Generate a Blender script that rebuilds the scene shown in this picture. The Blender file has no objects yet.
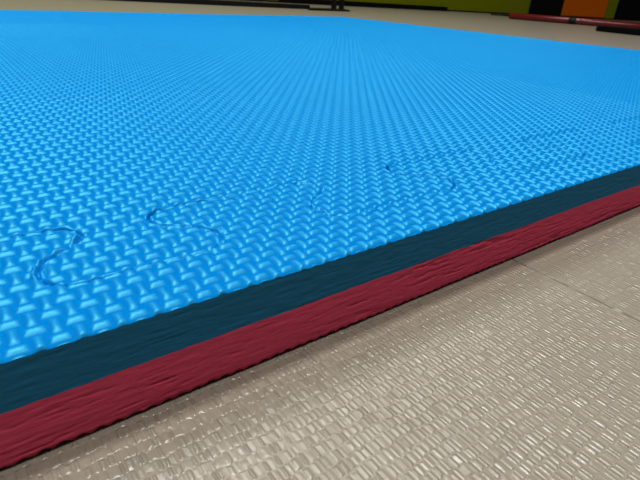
import bpy, bmesh, math
import numpy as np
from mathutils import Matrix, Vector

S = 0.0036                     # metres per cell of the embossed weave
KV = 1.2245                    # a weave cell is a little longer across the edge than along it
T = 6.86                      # mat thickness in cells
VE = -0.567                    # outer edge of the edging strip
UMIN, UF, VF = -14.0, 291.0, 287.0
SPLIT = -3.05                  # level where the blue layer meets the red one (0 = top)
rng = np.random.default_rng(7)
sc = bpy.context.scene
col = sc.collection

# ------------------------------------------------------------------ helpers
def P3(u, v, z):               # weave cells (z = 0 on the mat top) -> metres, floor at 0
    return (u * S, v * S, (z + T) * S)

def link(name, me, mat, parent=None):
    o = bpy.data.objects.new(name, me)
    col.objects.link(o)
    if mat: me.materials.append(mat)
    if parent: o.parent = parent
    return o

def tag(o, label=None, cat=None, group=None, kind=None):
    for k, val in (('label', label), ('category', cat), ('group', group), ('kind', kind)):
        if val: o[k] = val
    return o

def mesh_np(name, co, quads, smooth=True):
    me = bpy.data.meshes.new(name)
    co = np.ascontiguousarray(co, dtype=np.float32); quads = np.ascontiguousarray(quads, dtype=np.int32)
    me.vertices.add(len(co)); me.vertices.foreach_set('co', co.ravel())
    n = len(quads)
    me.loops.add(n * 4); me.loops.foreach_set('vertex_index', quads.ravel())
    me.polygons.add(n)
    me.polygons.foreach_set('loop_start', np.arange(0, n * 4, 4, dtype=np.int32))
    me.polygons.foreach_set('use_smooth', np.full(n, smooth, dtype=bool))
    me.update(calc_edges=True); me.validate()
    return me

def grid_quads(nu, nv):        # vertex index = j * nu + i
    i = np.arange(nu - 1)[None, :]; j = np.arange(nv - 1)[:, None]
    a = j * nu + i
    return np.stack([a, a + 1, a + 1 + nu, a + nu], -1).reshape(-1, 4)

def vnoise(x, y, seed):        # smooth value noise, vectorised
    xi = np.floor(x).astype(np.int64); yi = np.floor(y).astype(np.int64)
    fx = x - xi; fy = y - yi
    fx = fx * fx * (3 - 2 * fx); fy = fy * fy * (3 - 2 * fy)
    def h(a, b):
        n = (a * 374761393 + b * 668265263 + seed * 974711) & 0x7fffffff
        n = ((n ^ (n >> 13)) * 1274126177) & 0x7fffffff
        return ((n ^ (n >> 16)) & 0xffff) / 65535.0
    return (h(xi, yi) * (1 - fx) + h(xi + 1, yi) * fx) * (1 - fy) + (h(xi, yi + 1) * (1 - fx) + h(xi + 1, yi + 1) * fx) * fy

# ------------------------------------------------------------------ materials
def new_mat(name, color, rough=0.5, spec=0.5):
    m = bpy.data.materials.new(name); m.use_nodes = True
    b = m.node_tree.nodes['Principled BSDF']
    b.inputs['Base Color'].default_value = (*color, 1)
    b.inputs['Roughness'].default_value = rough
    b.inputs['Specular IOR Level'].default_value = spec
    return m, m.node_tree, b

def foam_top():
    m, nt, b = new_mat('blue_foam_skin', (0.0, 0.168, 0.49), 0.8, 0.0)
    N, L = nt.nodes, nt.links
    tc = N.new('ShaderNodeTexCoord')
    n1 = N.new('ShaderNodeTexNoise'); n1.inputs['Scale'].default_value = 2600; n1.inputs['Detail'].default_value = 3
    L.new(tc.outputs['Object'], n1.inputs['Vector'])
    bp = N.new('ShaderNodeBump'); bp.inputs['Strength'].default_value = 0.25; bp.inputs['Distance'].default_value = 0.00012
    L.new(n1.outputs['Fac'], bp.inputs['Height']); L.new(bp.outputs['Normal'], b.inputs['Normal'])
    # the raised bars are rolled smooth, the ground between them is matt
    at = N.new('ShaderNodeAttribute'); at.attribute_name = 'relief'
    r = N.new('ShaderNodeMapRange'); r.inputs[1].default_value = 0.05; r.inputs[2].default_value = 0.45
    r.inputs[3].default_value = 0.04; r.inputs[4].default_value = 1.0
    L.new(at.outputs['Fac'], r.inputs[0])
    sh = N.new('ShaderNodeMix'); sh.data_type = 'RGBA'
    sh.inputs[6].default_value = (0, 0, 0, 1); sh.inputs[7].default_value = (0.022, 0.118, 0.125, 1)
    L.new(r.outputs[0], sh.inputs[0])
    g = N.new('ShaderNodeBsdfAnisotropic'); g.inputs['Roughness'].default_value = 0.47
    L.new(sh.outputs[2], g.inputs['Color']); L.new(bp.outputs['Normal'], g.inputs['Normal'])
    ad = N.new('ShaderNodeAddShader'); L.new(b.outputs[0], ad.inputs[0]); L.new(g.outputs[0], ad.inputs[1])
    L.new(ad.outputs[0], N['Material Output'].inputs['Surface'])
    return m

def foam_cut(name, c1, c2, seed):          # sawn foam face: fine streaks along the edge
    m, nt, b = new_mat(name, c1, 0.85, 0.08)
    N, L = nt.nodes, nt.links
    tc = N.new('ShaderNodeTexCoord')
    mp = N.new('ShaderNodeMapping'); mp.inputs['Scale'].default_value = (260, 260, 1500); mp.inputs['Location'].default_value = (seed, seed * 2, 0)
    mp.inputs['Rotation'].default_value = (0, math.radians(3), 0)
    L.new(tc.outputs['Object'], mp.inputs['Vector'])
    n1 = N.new('ShaderNodeTexNoise'); n1.inputs['Scale'].default_value = 1; n1.inputs['Detail'].default_value = 5; n1.inputs['Roughness'].default_value = 0.6
    L.new(mp.outputs[0], n1.inputs['Vector'])
    n2 = N.new('ShaderNodeTexNoise'); n2.inputs['Scale'].default_value = 3500; n2.inputs['Detail'].default_value = 2
    L.new(tc.outputs['Object'], n2.inputs['Vector'])
    ad = N.new('ShaderNodeMath'); ad.operation = 'MULTIPLY_ADD'; ad.inputs[1].default_value = 0.35
    L.new(n2.outputs['Fac'], ad.inputs[0]); L.new(n1.outputs['Fac'], ad.inputs[2])
    bp = N.new('ShaderNodeBump'); bp.inputs['Strength'].default_value = 0.4; bp.inputs['Distance'].default_value = 0.0003
    L.new(ad.outputs[0], bp.inputs['Height']); L.new(bp.outputs['Normal'], b.inputs['Normal'])
    mx = N.new('ShaderNodeMix'); mx.data_type = 'RGBA'
    mx.inputs[6].default_value = (*c1, 1); mx.inputs[7].default_value = (*c2, 1)
    L.new(n1.outputs['Fac'], mx.inputs[0]); L.new(mx.outputs[2], b.inputs['Base Color'])
    return m

def floor_material():                      # rice-straw embossed vinyl
    m, nt, b = new_mat('beige_straw_vinyl', (0.40, 0.36, 0.29), 0.29, 0.7)
    N, L = nt.nodes, nt.links
    ROW, BR = 0.83 * S, 0.43 * S
    tc = N.new('ShaderNodeTexCoord')
    sx = N.new('ShaderNodeSeparateXYZ'); L.new(tc.outputs['Object'], sx.inputs[0])
    def math_(op, a, bb=None, c=None):
        n = N.new('ShaderNodeMath'); n.operation = op
        for k, x in enumerate((a, bb, c)):
            if x is None: continue
            if isinstance(x, (int, float)): n.inputs[k].default_value = x
            else: L.new(x, n.inputs[k])
        return n.outputs[0]
    # rows wander a little sideways
    nw = N.new('ShaderNodeTexNoise'); nw.inputs['Scale'].default_value = 75; nw.inputs['Detail'].default_value = 1
    L.new(tc.outputs['Object'], nw.inputs['Vector'])
    y = math_('MULTIPLY_ADD', math_('SUBTRACT', nw.outputs['Fac'], 0.5), 1.0 * ROW, sx.outputs['Y'])
    nw2 = N.new('ShaderNodeTexNoise'); nw2.inputs['Scale'].default_value = 480; nw2.inputs['Detail'].default_value = 1
    L.new(tc.outputs['Object'], nw2.inputs['Vector'])
    y = math_('MULTIPLY_ADD', math_('SUBTRACT', nw2.outputs['Fac'], 0.5), 0.55 * ROW, y)
    row = math_('FLOOR', math_('DIVIDE', y, ROW))
    # straw widths differ inside each row
    cb = N.new('ShaderNodeCombineXYZ'); L.new(math_('DIVIDE', sx.outputs['X'], S * 0.7), cb.inputs[0]); L.new(math_('MULTIPLY', row, 17.31), cb.inputs[1])
    nx = N.new('ShaderNodeTexNoise'); nx.inputs['Scale'].default_value = 1; nx.inputs['Detail'].default_value = 1
    L.new(cb.outputs[0], nx.inputs['Vector'])
    x = math_('MULTIPLY_ADD', nx.outputs['Fac'], 0.75 * S, sx.outputs['X'])
    wn = N.new('ShaderNodeTexWhiteNoise'); wn.noise_dimensions = '1D'; L.new(row, wn.inputs['W'])
    x = math_('MULTIPLY_ADD', wn.outputs['Value'], BR, x)
    qx = math_('DIVIDE', x, BR); qy = math_('DIVIDE', y, ROW)
    cell = N.new('ShaderNodeCombineXYZ'); L.new(math_('FLOOR', qx), cell.inputs[0]); L.new(row, cell.inputs[1])
    w2 = N.new('ShaderNodeTexWhiteNoise'); w2.noise_dimensions = '2D'; L.new(cell.outputs[0], w2.inputs['Vector'])
    rc = N.new('ShaderNodeSeparateColor'); L.new(w2.outputs['Color'], rc.inputs[0])
    fx = math_('MULTIPLY_ADD', math_('FRACT', qx), 2.0, -1.0)
    fy = math_('MULTIPLY_ADD', math_('FRACT', qy), 2.0, -1.0)
    hx = math_('MULTIPLY_ADD', math_('COSINE', math_('MULTIPLY', fx, math.pi)), 0.5, 0.5)
    fy2 = math_('MULTIPLY', fy, fy)
    hy = math_('MULTIPLY_ADD', math_('COSINE', math_('MULTIPLY', math_('MULTIPLY', fy2, fy), math.pi)), 0.5, 0.5)
    ht = math_('MULTIPLY', math_('MULTIPLY', hx, hy), math_('MULTIPLY_ADD', rc.outputs[0], 0.75, 0.25))
    ht = math_('MULTIPLY_ADD', math_('MULTIPLY', fy, hy), math_('MULTIPLY_ADD', rc.outputs[1], 1.0, -0.5), ht)
    nf = N.new('ShaderNodeTexNoise'); nf.inputs['Scale'].default_value = 900; nf.inputs['Detail'].default_value = 2
    L.new(tc.outputs['Object'], nf.inputs['Vector'])
    ht = math_('MULTIPLY_ADD', nf.outputs['Fac'], 0.12, ht)
    bp = N.new('ShaderNodeBump'); bp.inputs['Strength'].default_value = 1.0; bp.inputs['Distance'].default_value = 0.00036
    L.new(ht, bp.inputs['Height']); L.new(bp.outputs['Normal'], b.inputs['Normal'])
    # worn patches
    nd = N.new('ShaderNodeTexNoise'); nd.inputs['Scale'].default_value = 28; nd.inputs['Detail'].default_value = 3
    L.new(tc.outputs['Object'], nd.inputs['Vector'])
    mx = N.new('ShaderNodeMix'); mx.data_type = 'RGBA'
    mx.inputs[6].default_value = (0.248, 0.217, 0.165, 1); mx.inputs[7].default_value = (0.285, 0.254, 0.196, 1)
    L.new(nd.outputs['Fac'], mx.inputs[0]); L.new(mx.outputs[2], b.inputs['Base Color'])
    return m

def plain(name, color, rough=0.5, spec=0.5, grain=60, amt=0.12):
    m, nt, b = new_mat(name, color, rough, spec)
    N, L = nt.nodes, nt.links
    tc = N.new('ShaderNodeTexCoord'); n = N.new('ShaderNodeTexNoise'); n.inputs['Scale'].default_value = grain; n.inputs['Detail'].default_value = 3
    L.new(tc.outputs['Object'], n.inputs['Vector'])
    mx = N.new('ShaderNodeMix'); mx.data_type = 'RGBA'
    mx.inputs[6].default_value = (*[c * (1 - amt) for c in color], 1); mx.inputs[7].default_value = (*[min(1, c * (1 + amt)) for c in color], 1)
    L.new(n.outputs['Fac'], mx.inputs[0]); L.new(mx.outputs[2], b.inputs['Base Color'])
    return m

M_top = foam_top()
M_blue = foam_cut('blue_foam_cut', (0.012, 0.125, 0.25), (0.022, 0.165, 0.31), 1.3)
M_red = foam_cut('red_foam_cut', (0.56, 0.050, 0.105), (0.71, 0.08, 0.155), 5.1)
M_floor = floor_material()
M_olive = plain('olive_paint', (0.14, 0.160, 0.001), 0.8, 0.05)
M_orange = plain('orange_vinyl', (0.50, 0.10, 0.001), 0.8, 0.05)
M_black = plain('black_vinyl', (0.003, 0.003, 0.003), 0.8, 0.05)
M_skirt = plain('black_skirting', (0.004, 0.004, 0.004), 0.7, 0.1)
M_blackmetal = plain('black_powder_coat', (0.005, 0.005, 0.005), 0.5, 0.2)
M_redbar = plain('red_gloss', (0.13, 0.004, 0.006), 0.25, 0.5)

# ------------------------------------------------------------------ jigsaw seam
def seam_points():
    up = [(-3, 5.0), (-1.2, 4.9), (0.2, 5.0), (1.3, 5.7), (1.75, 7.0), (1.0, 8.8), (-0.6, 10.0), (-1.7, 11.0), (-1.75, 12.2), (-0.8, 13.3), (0.8, 13.6), (2.5, 13.6)]
    dn = [(-x, y) for x, y in up][::-1]
    pts = [(UMIN - 2, 13.6), (-6, 13.6)]
    d0 = 2.95
    pts += [(d0 + x, y) for x, y in dn if x < 2.0]
    pts += [(6.8, 5.1)]
    t = 11.65
    while t < UF - 20:
        pts += [(t + x, y) for x, y in up if x > -2.5]
        pts += [(t + 6.4, 13.45)]
        d = t + 12.85
        pts += [(d + x, y) for x, y in dn]
        pts += [(d + 6.7, 5.15)]
        t += 26.3
    pts += [(UF + 2, 5.1)]
    p = np.array(pts, float)
    out = []
    for k in range(len(p) - 1):                       # Catmull-Rom
        p0 = p[max(k - 1, 0)]; p1 = p[k]; p2 = p[k + 1]; p3 = p[min(k + 2, len(p) - 1)]
        n = 6
        for i in range(n):
            s = i / n
            out.append(0.5 * (2 * p1 + (p2 - p0) * s + (2 * p0 - 5 * p1 + 4 * p2 - p3) * s * s + (3 * p1 - p0 - 3 * p2 + p3) * s ** 3))
    out.append(p[-1])
    return np.array(out)
SEAM = seam_points()

def seam_fields(U, V):                                # distance to the seam, and True on the mat side
    dist = np.full(U.shape, 9.0); inside = np.ones(U.shape, bool)
    side = np.zeros(U.shape)
    a, b = SEAM[:-1], SEAM[1:]
    rows = np.where((V[:, 0] > 3.5) & (V[:, 0] < 15.5))[0]
    inside[:rows[0], :] = False
    r0, r1 = rows[0], rows[-1] + 1
    ucol = U[0]
    for c0 in np.arange(UMIN, UF + 1, 6.0):
        cs = np.where((ucol >= c0) & (ucol < c0 + 6))[0]
        if len(cs) == 0: continue
        uu = U[r0:r1, cs[0]:cs[-1] + 1]; vv = V[r0:r1, cs[0]:cs[-1] + 1]
        cnt = np.zeros(uu.shape, int); dd = np.full(uu.shape, 9.0)
        for k in range(len(a)):
            lo, hi = min(a[k, 0], b[k, 0]), max(a[k, 0], b[k, 0])
            if hi < c0 - 1.5 or lo > c0 + 7.5: continue
            e = b[k] - a[k]; q = max(e @ e, 1e-9)
            t = np.clip(((uu - a[k, 0]) * e[0] + (vv - a[k, 1]) * e[1]) / q, 0, 1)
            dd = np.minimum(dd, np.hypot(uu - a[k, 0] - t * e[0], vv - a[k, 1] - t * e[1]))
            m = (uu >= lo) & (uu < hi)
            if m.any():
                vs = a[k, 1] + (uu - a[k, 0]) / (e[0] if abs(e[0]) > 1e-9 else 1e-9) * e[1]
                cnt += m & (vs < vv)
        dist[r0:r1, cs[0]:cs[-1] + 1] = dd
        inside[r0:r1, cs[0]:cs[-1] + 1] = (cnt % 2) == 1
    return dist, inside

# ------------------------------------------------------------------ woven top surface
def axis(spec):
    out = []
    for lo, hi, n in spec:
        out.append(np.linspace(lo, hi, int(round((hi - lo) * n)), endpoint=False))
    out.append([spec[-1][1]])
    return np.concatenate(out)
ua = axis([(UMIN, -3, 5), (-3, 60, 14), (60, 115, 8), (115, UF, 5)])
va = axis([(VE, 17, 15 / KV), (17, 60, 8 / KV), (60, 200, 6 / KV), (200, VF, 5 / KV)])
U, V = np.meshgrid(ua, va)
J = V / KV
def weave(U, J):
    i = np.round(U); j = np.round(J)
    h = np.zeros(U.shape)
    for di in (-1, 0, 1):
        for dj in (-1, 0, 1):
            ci, cj = i + di, j + dj
            x = U - ci; y = J - cj
            isV = ((ci + cj) % 2) == 0
            # bars differ a hair in size
            wob = 1 + 0.10 * (vnoise(ci + 0.0, cj + 0.0, 3) - 0.5)
            al = np.where(isV, y, x) / (np.where(isV, 0.61, 0.60) * wob)        # along the bar
            ac = np.where(isV, x, y) / np.where(isV, 0.34, 0.30)  # across
            b = np.clip(1 - ac ** 2, 0, 1) * np.clip(1 - np.abs(al) ** 4.0, 0, 1)
            h = np.maximum(h, b * (0.92 + 0.16 * vnoise(ci * 1.7 + 9, cj * 1.3, 5)))
    return h
HB = 0.21
REL = weave(U, J)
Z = HB * REL
DIST, MATSIDE = seam_fields(U, V)
open_ = np.clip(0.12 + 0.8 * (vnoise(U / 4.0, V / 4.0, 11) - 0.4), 0.03, 0.4)
def bump_open(u0, v0, r):                             # places where the joint gapes
    return np.exp(-(((U - u0) / r) ** 2 + ((V - v0) / 1.6) ** 2))
for u0, v0, r in ((11.3, 13.4, 1.8), (14.5, 13.7, 2.6), (3.0, 13.0, 1.8), (25, 13, 1.8), (37.0, 13.6, 1.4), (77, 13, 2)):
    open_ = np.maximum(open_, 1.1 * bump_open(u0, v0, r))
open_ = open_ * np.where((V > 6.3) & (V < 11.6), 0.35, 1.0)   # the necks stay pressed shut
wid = 0.09 + 0.06 * np.clip(open_ - 0.4, 0, 1)
near = np.exp(-(DIST / (wid * 3.2)) ** 2)
Z = Z * (1 - 0.5 * near) - (0.09 + 0.9 * open_) * np.exp(-(DIST / wid) ** 2)
LIPS = 0.25 + 0 * U
for u0, v0, r in ((26.2, 12, 2.0), (22.8, 7, 2), (51.6, 13.0, 2.2), (39.4, 7.2, 2.2), (13.2, 7.6, 2.0), (11, 10, 1.6), (4.6, 11.5, 1.5), (1.2, 7.5, 1.5)):
    LIPS = np.maximum(LIPS, 1.6 * bump_open(u0, v0, r))
lip = np.exp(-((DIST - 0.26) / 0.12) ** 2) * np.clip(vnoise(U * 2.2, V * 2.2, 21) - 0.35, 0, 1) * 0.50 * LIPS
Z = Z + lip * np.where(MATSIDE, 0.4, 1.0)
REL = np.maximum(REL, np.clip(lip * 4, 0, 1))
# tongues of the mat sit a touch higher or lower than the strip
Z = Z + np.where((V > 4) & (V < 15), 0.05 * np.exp(-(DIST / 1.5)) * np.where(MATSIDE, -1, 1) * (vnoise(U / 9.0, V / 9.0, 31) - 0.2), 0)
# soft rounding of the outer edge
er = np.clip((0.16 - (V - VE)) / 0.16, 0, 1)
Z = Z * (1 - 0.45 * er ** 2) - 0.09 * er ** 2
# outline: the far sides are not perfectly square to the near one
def outline(U, V):
    vf = 264 + 0.172 * np.clip(U, -14, 300)
    uf = 271 + np.clip(307 - V, 0, 400) * 0.110
    V2 = np.where(V > 150, 150 + (V - 150) * (vf - 150) / (VF - 150), V)
    U2 = np.where(U > 150, 150 + (U - 150) * (uf - 150) / (UF - 150), U)
    return U2, V2
U2, V2 = outline(U, V)
VJIT = np.where(np.arange(len(va))[:, None] == 0, 0.05 * (vnoise(U * 1.7, U * 0, 41) - 0.5), 0)
CO = np.stack([U2 * S, (V2 + VJIT) * S, (Z + T) * S], -1).reshape(-1, 3)
Q = grid_quads(len(ua), len(va))
RELF = REL.ravel()
fm = MATSIDE[:-1, :-1].ravel()

def compact(co, q):
    used = np.zeros(len(co), bool); used[q.ravel()] = True
    idx = np.cumsum(used) - 1
    return co[used], idx[q], RELF[used]

def append(co, q, co2, q2):
    return np.concatenate([co, co2]), np.concatenate([q, q2 + len(co)])

def wall_from(line, z1, rows):                        # vertical wall hung from a top polyline (metres)
    n = len(line)
    zz = np.linspace(0, 1, rows)[:, None]
    X = np.repeat(line[None, :, 0], rows, 0); Y = np.repeat(line[None, :, 1], rows, 0)
    Zc = line[None, :, 2] * (1 - zz) + z1 * zz
    return np.stack([X, Y, Zc], -1).reshape(-1, 3), grid_quads(n, rows)[:, ::-1]

def empty(name, loc):
    o = bpy.data.objects.new(name, None); col.objects.link(o); o.location = loc
    o.empty_display_size = 0.02
    return o

mat_root = empty('foam_mat', (0, 0, 0))
tag(mat_root, 'large bright blue woven-textured foam mat, interlocked behind its edging strip', 'mat')
strip_root = empty('edging_strip', (0, 0, 0))
tag(strip_root, 'narrow jigsaw edging strip with blue and red cut face along the near edge', 'mat edging')

# --- blue tops (weave skin) and the blue foam under them
G = CO.reshape(len(va), len(ua), 3)
for sel, nm, rt in ((~fm, 'strip_skin', strip_root), (fm, 'mat_skin', mat_root)):
    co, q, rel = compact(CO, Q[sel])
    me = mesh_np(nm, co, q)
    me.attributes.new('relief', 'FLOAT', 'POINT').data.foreach_set('value', rel.astype(np.float32))
    link('woven_skin', me, M_top, rt)

# strip: front face of the blue layer
zs = (SPLIT + T) * S
uf_ = axis([(UMIN, 90, 8), (90, UF, 3)])
def parting(u):
    return SPLIT + 0.10 * (vnoise(u / 2.5, u * 0, 77) + 0.5 * vnoise(u * 1.3, u * 0, 78) - 0.75)
def front_wall(top, bot, rows, rough, tuck=0.0, keep_top=False):
    n = len(uf_)
    t = np.linspace(0, 1, rows)[:, None]
    uu = np.repeat(uf_[None], rows, 0)
    zz = top[None] * (1 - t) + bot[None] * t
    dv = 0.035 * (vnoise(uu / 1.8, zz * 4.0, 51) - 0.5) + 0.02 * (vnoise(uu * 1.4, zz * 9.0, 52) - 0.5)
    # torn creases running along the sawn face
    cr = vnoise(uu / 2.6 + 0.25 * zz, zz * 5.5, 53) * 0.65 + vnoise(uu / 0.9, zz * 11.0, 54) * 0.35
    dv = dv + rough * np.clip(cr - 0.60, 0, 1) * 1.5 * np.clip(vnoise(uu / 7.0, zz / 1.2, 55) * 2 - 0.5, 0, 1)
    vv = VE + dv + tuck * np.clip((t - 0.93) / 0.07, 0, 1) ** 2
    if keep_top:
        k0 = np.clip(1 - t * rows / 2.0, 0, 1); vv = vv * (1 - k0) + VE * k0
    return np.stack([uu * S, vv * S, (zz + T) * S], -1).reshape(-1, 3), grid_quads(n, rows)[:, ::-1]
def slab(u0, u1, v0, v1, z0, z1):
    c = np.array([P3(u, v, z) for z in (z0, z1) for v in (v0, v1) for u in (u0, u1)])
    f = np.array([[0, 2, 3, 1], [4, 5, 7, 6], [2, 6, 7, 3], [0, 4, 6, 2], [1, 3, 7, 5], [0, 1, 5, 4]])
    return c, f
toplv = np.interp(uf_, ua, Z[0])
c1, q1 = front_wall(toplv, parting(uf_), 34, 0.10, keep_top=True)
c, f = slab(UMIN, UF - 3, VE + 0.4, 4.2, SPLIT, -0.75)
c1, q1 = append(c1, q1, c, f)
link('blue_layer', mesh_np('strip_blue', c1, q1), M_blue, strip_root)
# red layer: the embossed underside shows as a scalloped lower edge
phase = np.abs(np.cos(np.pi * uf_))
scal = -6.68 + 0.13 * phase ** 1.5 + 0.10 * (vnoise(uf_ / 3.0, uf_ * 0, 90) - 0.5)
c2, q2 = front_wall(parting(uf_), scal, 44, 0.32, tuck=0.10)
c, f = slab(UMIN, UF - 3, VE + 0.4, 4.2, -6.62, SPLIT)
c2, q2 = append(c2, q2, c, f)
link('red_layer', mesh_np('strip_red', c2, q2), M_red, strip_root)

# mat: blue and red layers under the skin (hidden here, closed at the far sides)
def mat_slab(z0, z1):
    ring = []
    for (u, v) in ((UMIN, 14.2), (UF, 14.2), (UF, VF), (UMIN, VF)):
        a, b = outline(np.array(float(u)), np.array(float(v)))
        ring.append((float(a), float(b)))
    c = np.array([P3(u, v, z) for z in (z0, z1) for u, v in ring])
    f = np.array([[3, 2, 1, 0], [4, 5, 6, 7], [0, 1, 5, 4], [1, 2, 6, 5], [2, 3, 7, 6], [3, 0, 4, 7]])
    return c, f
c, f = mat_slab(SPLIT, -0.04)
link('blue_layer', mesh_np('mat_blue', c, f, False), M_blue, mat_root)
c, f = mat_slab(-T + 0.05, SPLIT)
link('red_layer', mesh_np('mat_red', c, f, False), M_red, mat_root)

# ------------------------------------------------------------------ camera frame
PITCH, ROLL, AZ = 0.46315, 0.06936, 0.90148
CAM = (-1.372, -24.122, 16.881)
F3 = np.array([math.cos(AZ), math.sin(AZ), 0]); R3 = np.array([math.sin(AZ), -math.cos(AZ), 0]); K3 = np.array([0, 0, 1.0])
fwd = F3 * math.cos(PITCH) - K3 * math.sin(PITCH); up0 = F3 * math.sin(PITCH) + K3 * math.cos(PITCH)
rgt = R3 * math.cos(ROLL) + up0 * math.sin(ROLL); upv = -R3 * math.sin(ROLL) + up0 * math.cos(ROLL)
cd = bpy.data.cameras.new('camera'); cam = bpy.data.objects.new('camera', cd); col.objects.link(cam)
cam.matrix_world = Matrix(((rgt[0], upv[0], -fwd[0], CAM[0] * S), (rgt[1], upv[1], -fwd[1], CAM[1] * S), (rgt[2], upv[2], -fwd[2], (CAM[2] + T) * S), (0, 0, 0, 1)))
cd.sensor_width = 36; cd.lens = 496 / 640 * 36; cd.clip_start = 0.005; cd.clip_end = 100
cd.dof.use_dof = True; cd.dof.focus_distance = 0.17; cd.dof.aperture_fstop = 60
sc.camera = cam

# ------------------------------------------------------------------ floor, wall
def box_mesh(name, corners, height, z0=0.0, bevel=0.0):      # prism over a ground polygon (metres)
    bm = bmesh.new()
    lo = [bm.verts.new((x, y, z0)) for x, y in corners]
    f = bm.faces.new(lo)
    if f.normal.z > 0: f.normal_flip()
    r = bmesh.ops.extrude_face_region(bm, geom=[f])
    for e in r['geom']:
        if isinstance(e, bmesh.types.BMVert): e.co.z += height
    bmesh.ops.recalc_face_normals(bm, faces=bm.faces)
    if bevel: bmesh.ops.bevel(bm, geom=bm.edges[:], offset=bevel, segments=2, affect='EDGES')
    me = bpy.data.meshes.new(name); bm.to_mesh(me); bm.free()
    return me

GU = 43.1 * S
prof = [(-3.0, 0), (GU - 0.0004, 0), (GU - 0.00015, -0.0005), (GU + 0.00015, -0.0005), (GU + 0.0004, 0), (12.0, 0)]
co = np.array([(x, y, z) for y in (-3.0, 10.0) for x, z in prof]); q = grid_quads(6, 2)
fl = link('floor', mesh_np('floor', co, q, False), M_floor); fl['kind'] = 'structure'


WY = 3.18                                             # the back wall runs parallel to the mat's near edge
me = box_mesh('wall_back', [(-3.0, WY), (12.0, WY), (12.0, WY + 0.12), (-3.0, WY + 0.12)], 2.9)
o = link('wall_back', me, M_olive); o['kind'] = 'structure'
me = box_mesh('baseboard_back', [(-3.0, WY - 0.008), (12.0, WY - 0.008), (12.0, WY), (-3.0, WY)], 0.012)
o = link('baseboard_back', me, M_skirt); o['kind'] = 'structure'

def wall_panel(x0, x1, m, label):
    t = 0.03
    me = box_mesh('wall_panel', [(x0, WY - t), (x1, WY - t), (x1, WY - 0.0005), (x0, WY - 0.0005)], 1.9, 0.014, 0.006)
    tag(link('wall_panel', me, m), label, 'wall panel')
wall_panel(5.13, 5.72, M_black, 'black wall panel left of the orange panel on the green wall')
wall_panel(5.725, 6.70, M_orange, 'orange wall panel between two black panels on the green back wall')
wall_panel(7.02, 9.2, M_black, 'black wall panel at the far right end of the green wall')

def bar_mesh(name, stations, seg=20):                 # lathe along x: (x, radius) pairs
    bm = bmesh.new(); rings = []
    for x, r in stations:
        rings.append([bm.verts.new((x, r * math.cos(2 * math.pi * k / seg), r * math.sin(2 * math.pi * k / seg))) for k in range(seg)])
    for a, b in zip(rings[:-1], rings[1:]):
        for k in range(seg): bm.faces.new((a[k], a[(k + 1) % seg], b[(k + 1) % seg], b[k]))
    bm.faces.new(rings[0][::-1]); bm.faces.new(rings[-1])
    bmesh.ops.recalc_face_normals(bm, faces=bm.faces)
    for f in bm.faces: f.smooth = len(f.verts) == 4
    me = bpy.data.meshes.new(name); bm.to_mesh(me); bm.free()
    return me

# red bar lying on the floor near the wall, pointing into the room on the right
root = empty('red_bar', (0, 0, 0))
tag(root, 'long round red bar with a black tip lying on the floor before the wall', 'bar')
A = Vector((3.20, 2.085, 0.021)); D = (Vector((3.47, 1.10, 0.021)) - A).normalized()
rot = D.to_track_quat('X', 'Z').to_matrix().to_4x4(); rot.translation = A
root.matrix_world = rot
link('tube', bar_mesh('tube', [(0.0, 0.017), (0.006, 0.0195), (0.36, 0.0195), (1.45, 0.0195)]), M_redbar, root)
link('collar', bar_mesh('collar', [(0.38, 0.0197), (0.383, 0.0208), (0.42, 0.0208), (0.423, 0.0197)]), M_blackmetal, root)
link('tip', bar_mesh('tip', [(-0.13, 0.004), (-0.125, 0.006), (0.0, 0.006)]), M_blackmetal, root)

# black pad edge on the floor at the right
me = box_mesh('pad', [(2.55, 1.17), (2.80, 1.17), (2.80, 0.55), (2.42, 0.55)], 0.022, 0.0005, 0.004)
tag(link('floor_pad', me, M_black), 'flat black pad on the floor at the right, in front of the red bar', 'pad')

# low black rail along the wall
me = box_mesh('rail', [(2.05, WY - 0.05), (3.80, WY - 0.05), (3.80, WY - 0.012), (2.05, WY - 0.012)], 0.034, 0.0005, 0.003)
tag(link('skirting_rail', me, M_black), 'low black rail on the floor along the foot of the green wall', 'rail')

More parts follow.
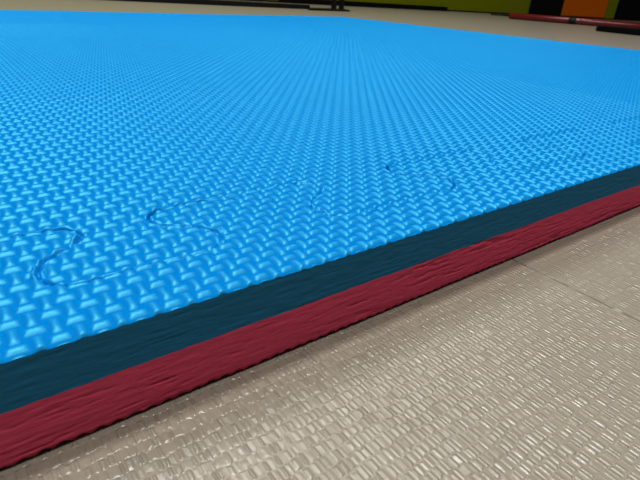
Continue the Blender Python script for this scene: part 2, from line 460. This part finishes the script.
# flat black bar on the floor that runs up to the stand
me = box_mesh('bar', [(0.45, 2.24), (1.20, 2.215), (1.66, 2.235), (1.66, 2.25), (1.20, 2.32), (0.45, 2.36)], 0.020, 0.0005, 0.003)
tag(link('floor_bar', me, M_blackmetal), 'long flat black bar lying on the floor left of the black stand', 'bar')

# black stand: foot plate and two posts
root = empty('equipment_stand', (1.80, 2.22, 0))
tag(root, 'black two-post stand on a flat foot beyond the far corner of the mat', 'stand')
def loc(pts): return [(x - 1.80, y - 2.22) for x, y in pts]
link('foot', box_mesh('foot', loc([(1.55, 2.10), (1.86, 2.15), (1.94, 2.30), (1.68, 2.26)]), 0.008, 0.0005, 0.002), M_blackmetal, root)
for x, y in ((1.80, 2.215), (1.872, 2.24)):
    link('post', box_mesh('post', loc([(x - .011, y - .011), (x + .011, y - .011), (x + .011, y + .011), (x - .011, y + .011)]), 0.75, 0.008, 0.002), M_blackmetal, root)
link('crossbar', box_mesh('crossbar', loc([(1.70, 2.195), (1.97, 2.28), (1.96, 2.30), (1.69, 2.22)]), 0.05, 0.055, 0.004), M_blackmetal, root)

# ------------------------------------------------------------------ light: ceiling panels, two added lamps and the room's soft fill
def lamp(x, y, sx, sy, power, z=2.85, color=(1, 0.985, 0.96)):
    ld = bpy.data.lights.new('overhead_light', 'AREA'); ld.shape = 'RECTANGLE'; ld.size = sx; ld.size_y = sy
    ld.energy = power; ld.color = color
    o = bpy.data.objects.new('overhead_light', ld); col.objects.link(o); o.location = (x, y, z)
lamp(-0.1, -0.6, 1.6, 0.3, 45)
lamp(-0.1, 0.5, 1.6, 0.3, 55)
lamp(-0.1, 1.85, 1.8, 1.2, 46)
lamp(2.4, 2.0, 1.6, 0.6, 26)  # added lamp that lifts the far floor and the green wall
lamp(7.5, -1.5, 1.6, 0.3, 90)  # added lamp, out of view, to brighten the back wall and its panels
w = bpy.data.worlds.new('room_light'); sc.world = w; w.use_nodes = True
w.node_tree.nodes['Background'].inputs[0].default_value = (0.9, 0.95, 1.0, 1)
w.node_tree.nodes['Background'].inputs[1].default_value = 0.03

sc.view_settings.view_transform = 'Standard'; sc.view_settings.look = 'None'
sc.view_settings.gamma = 1.0; sc.view_settings.use_curve_mapping = False
sc.view_settings.exposure = 0.0
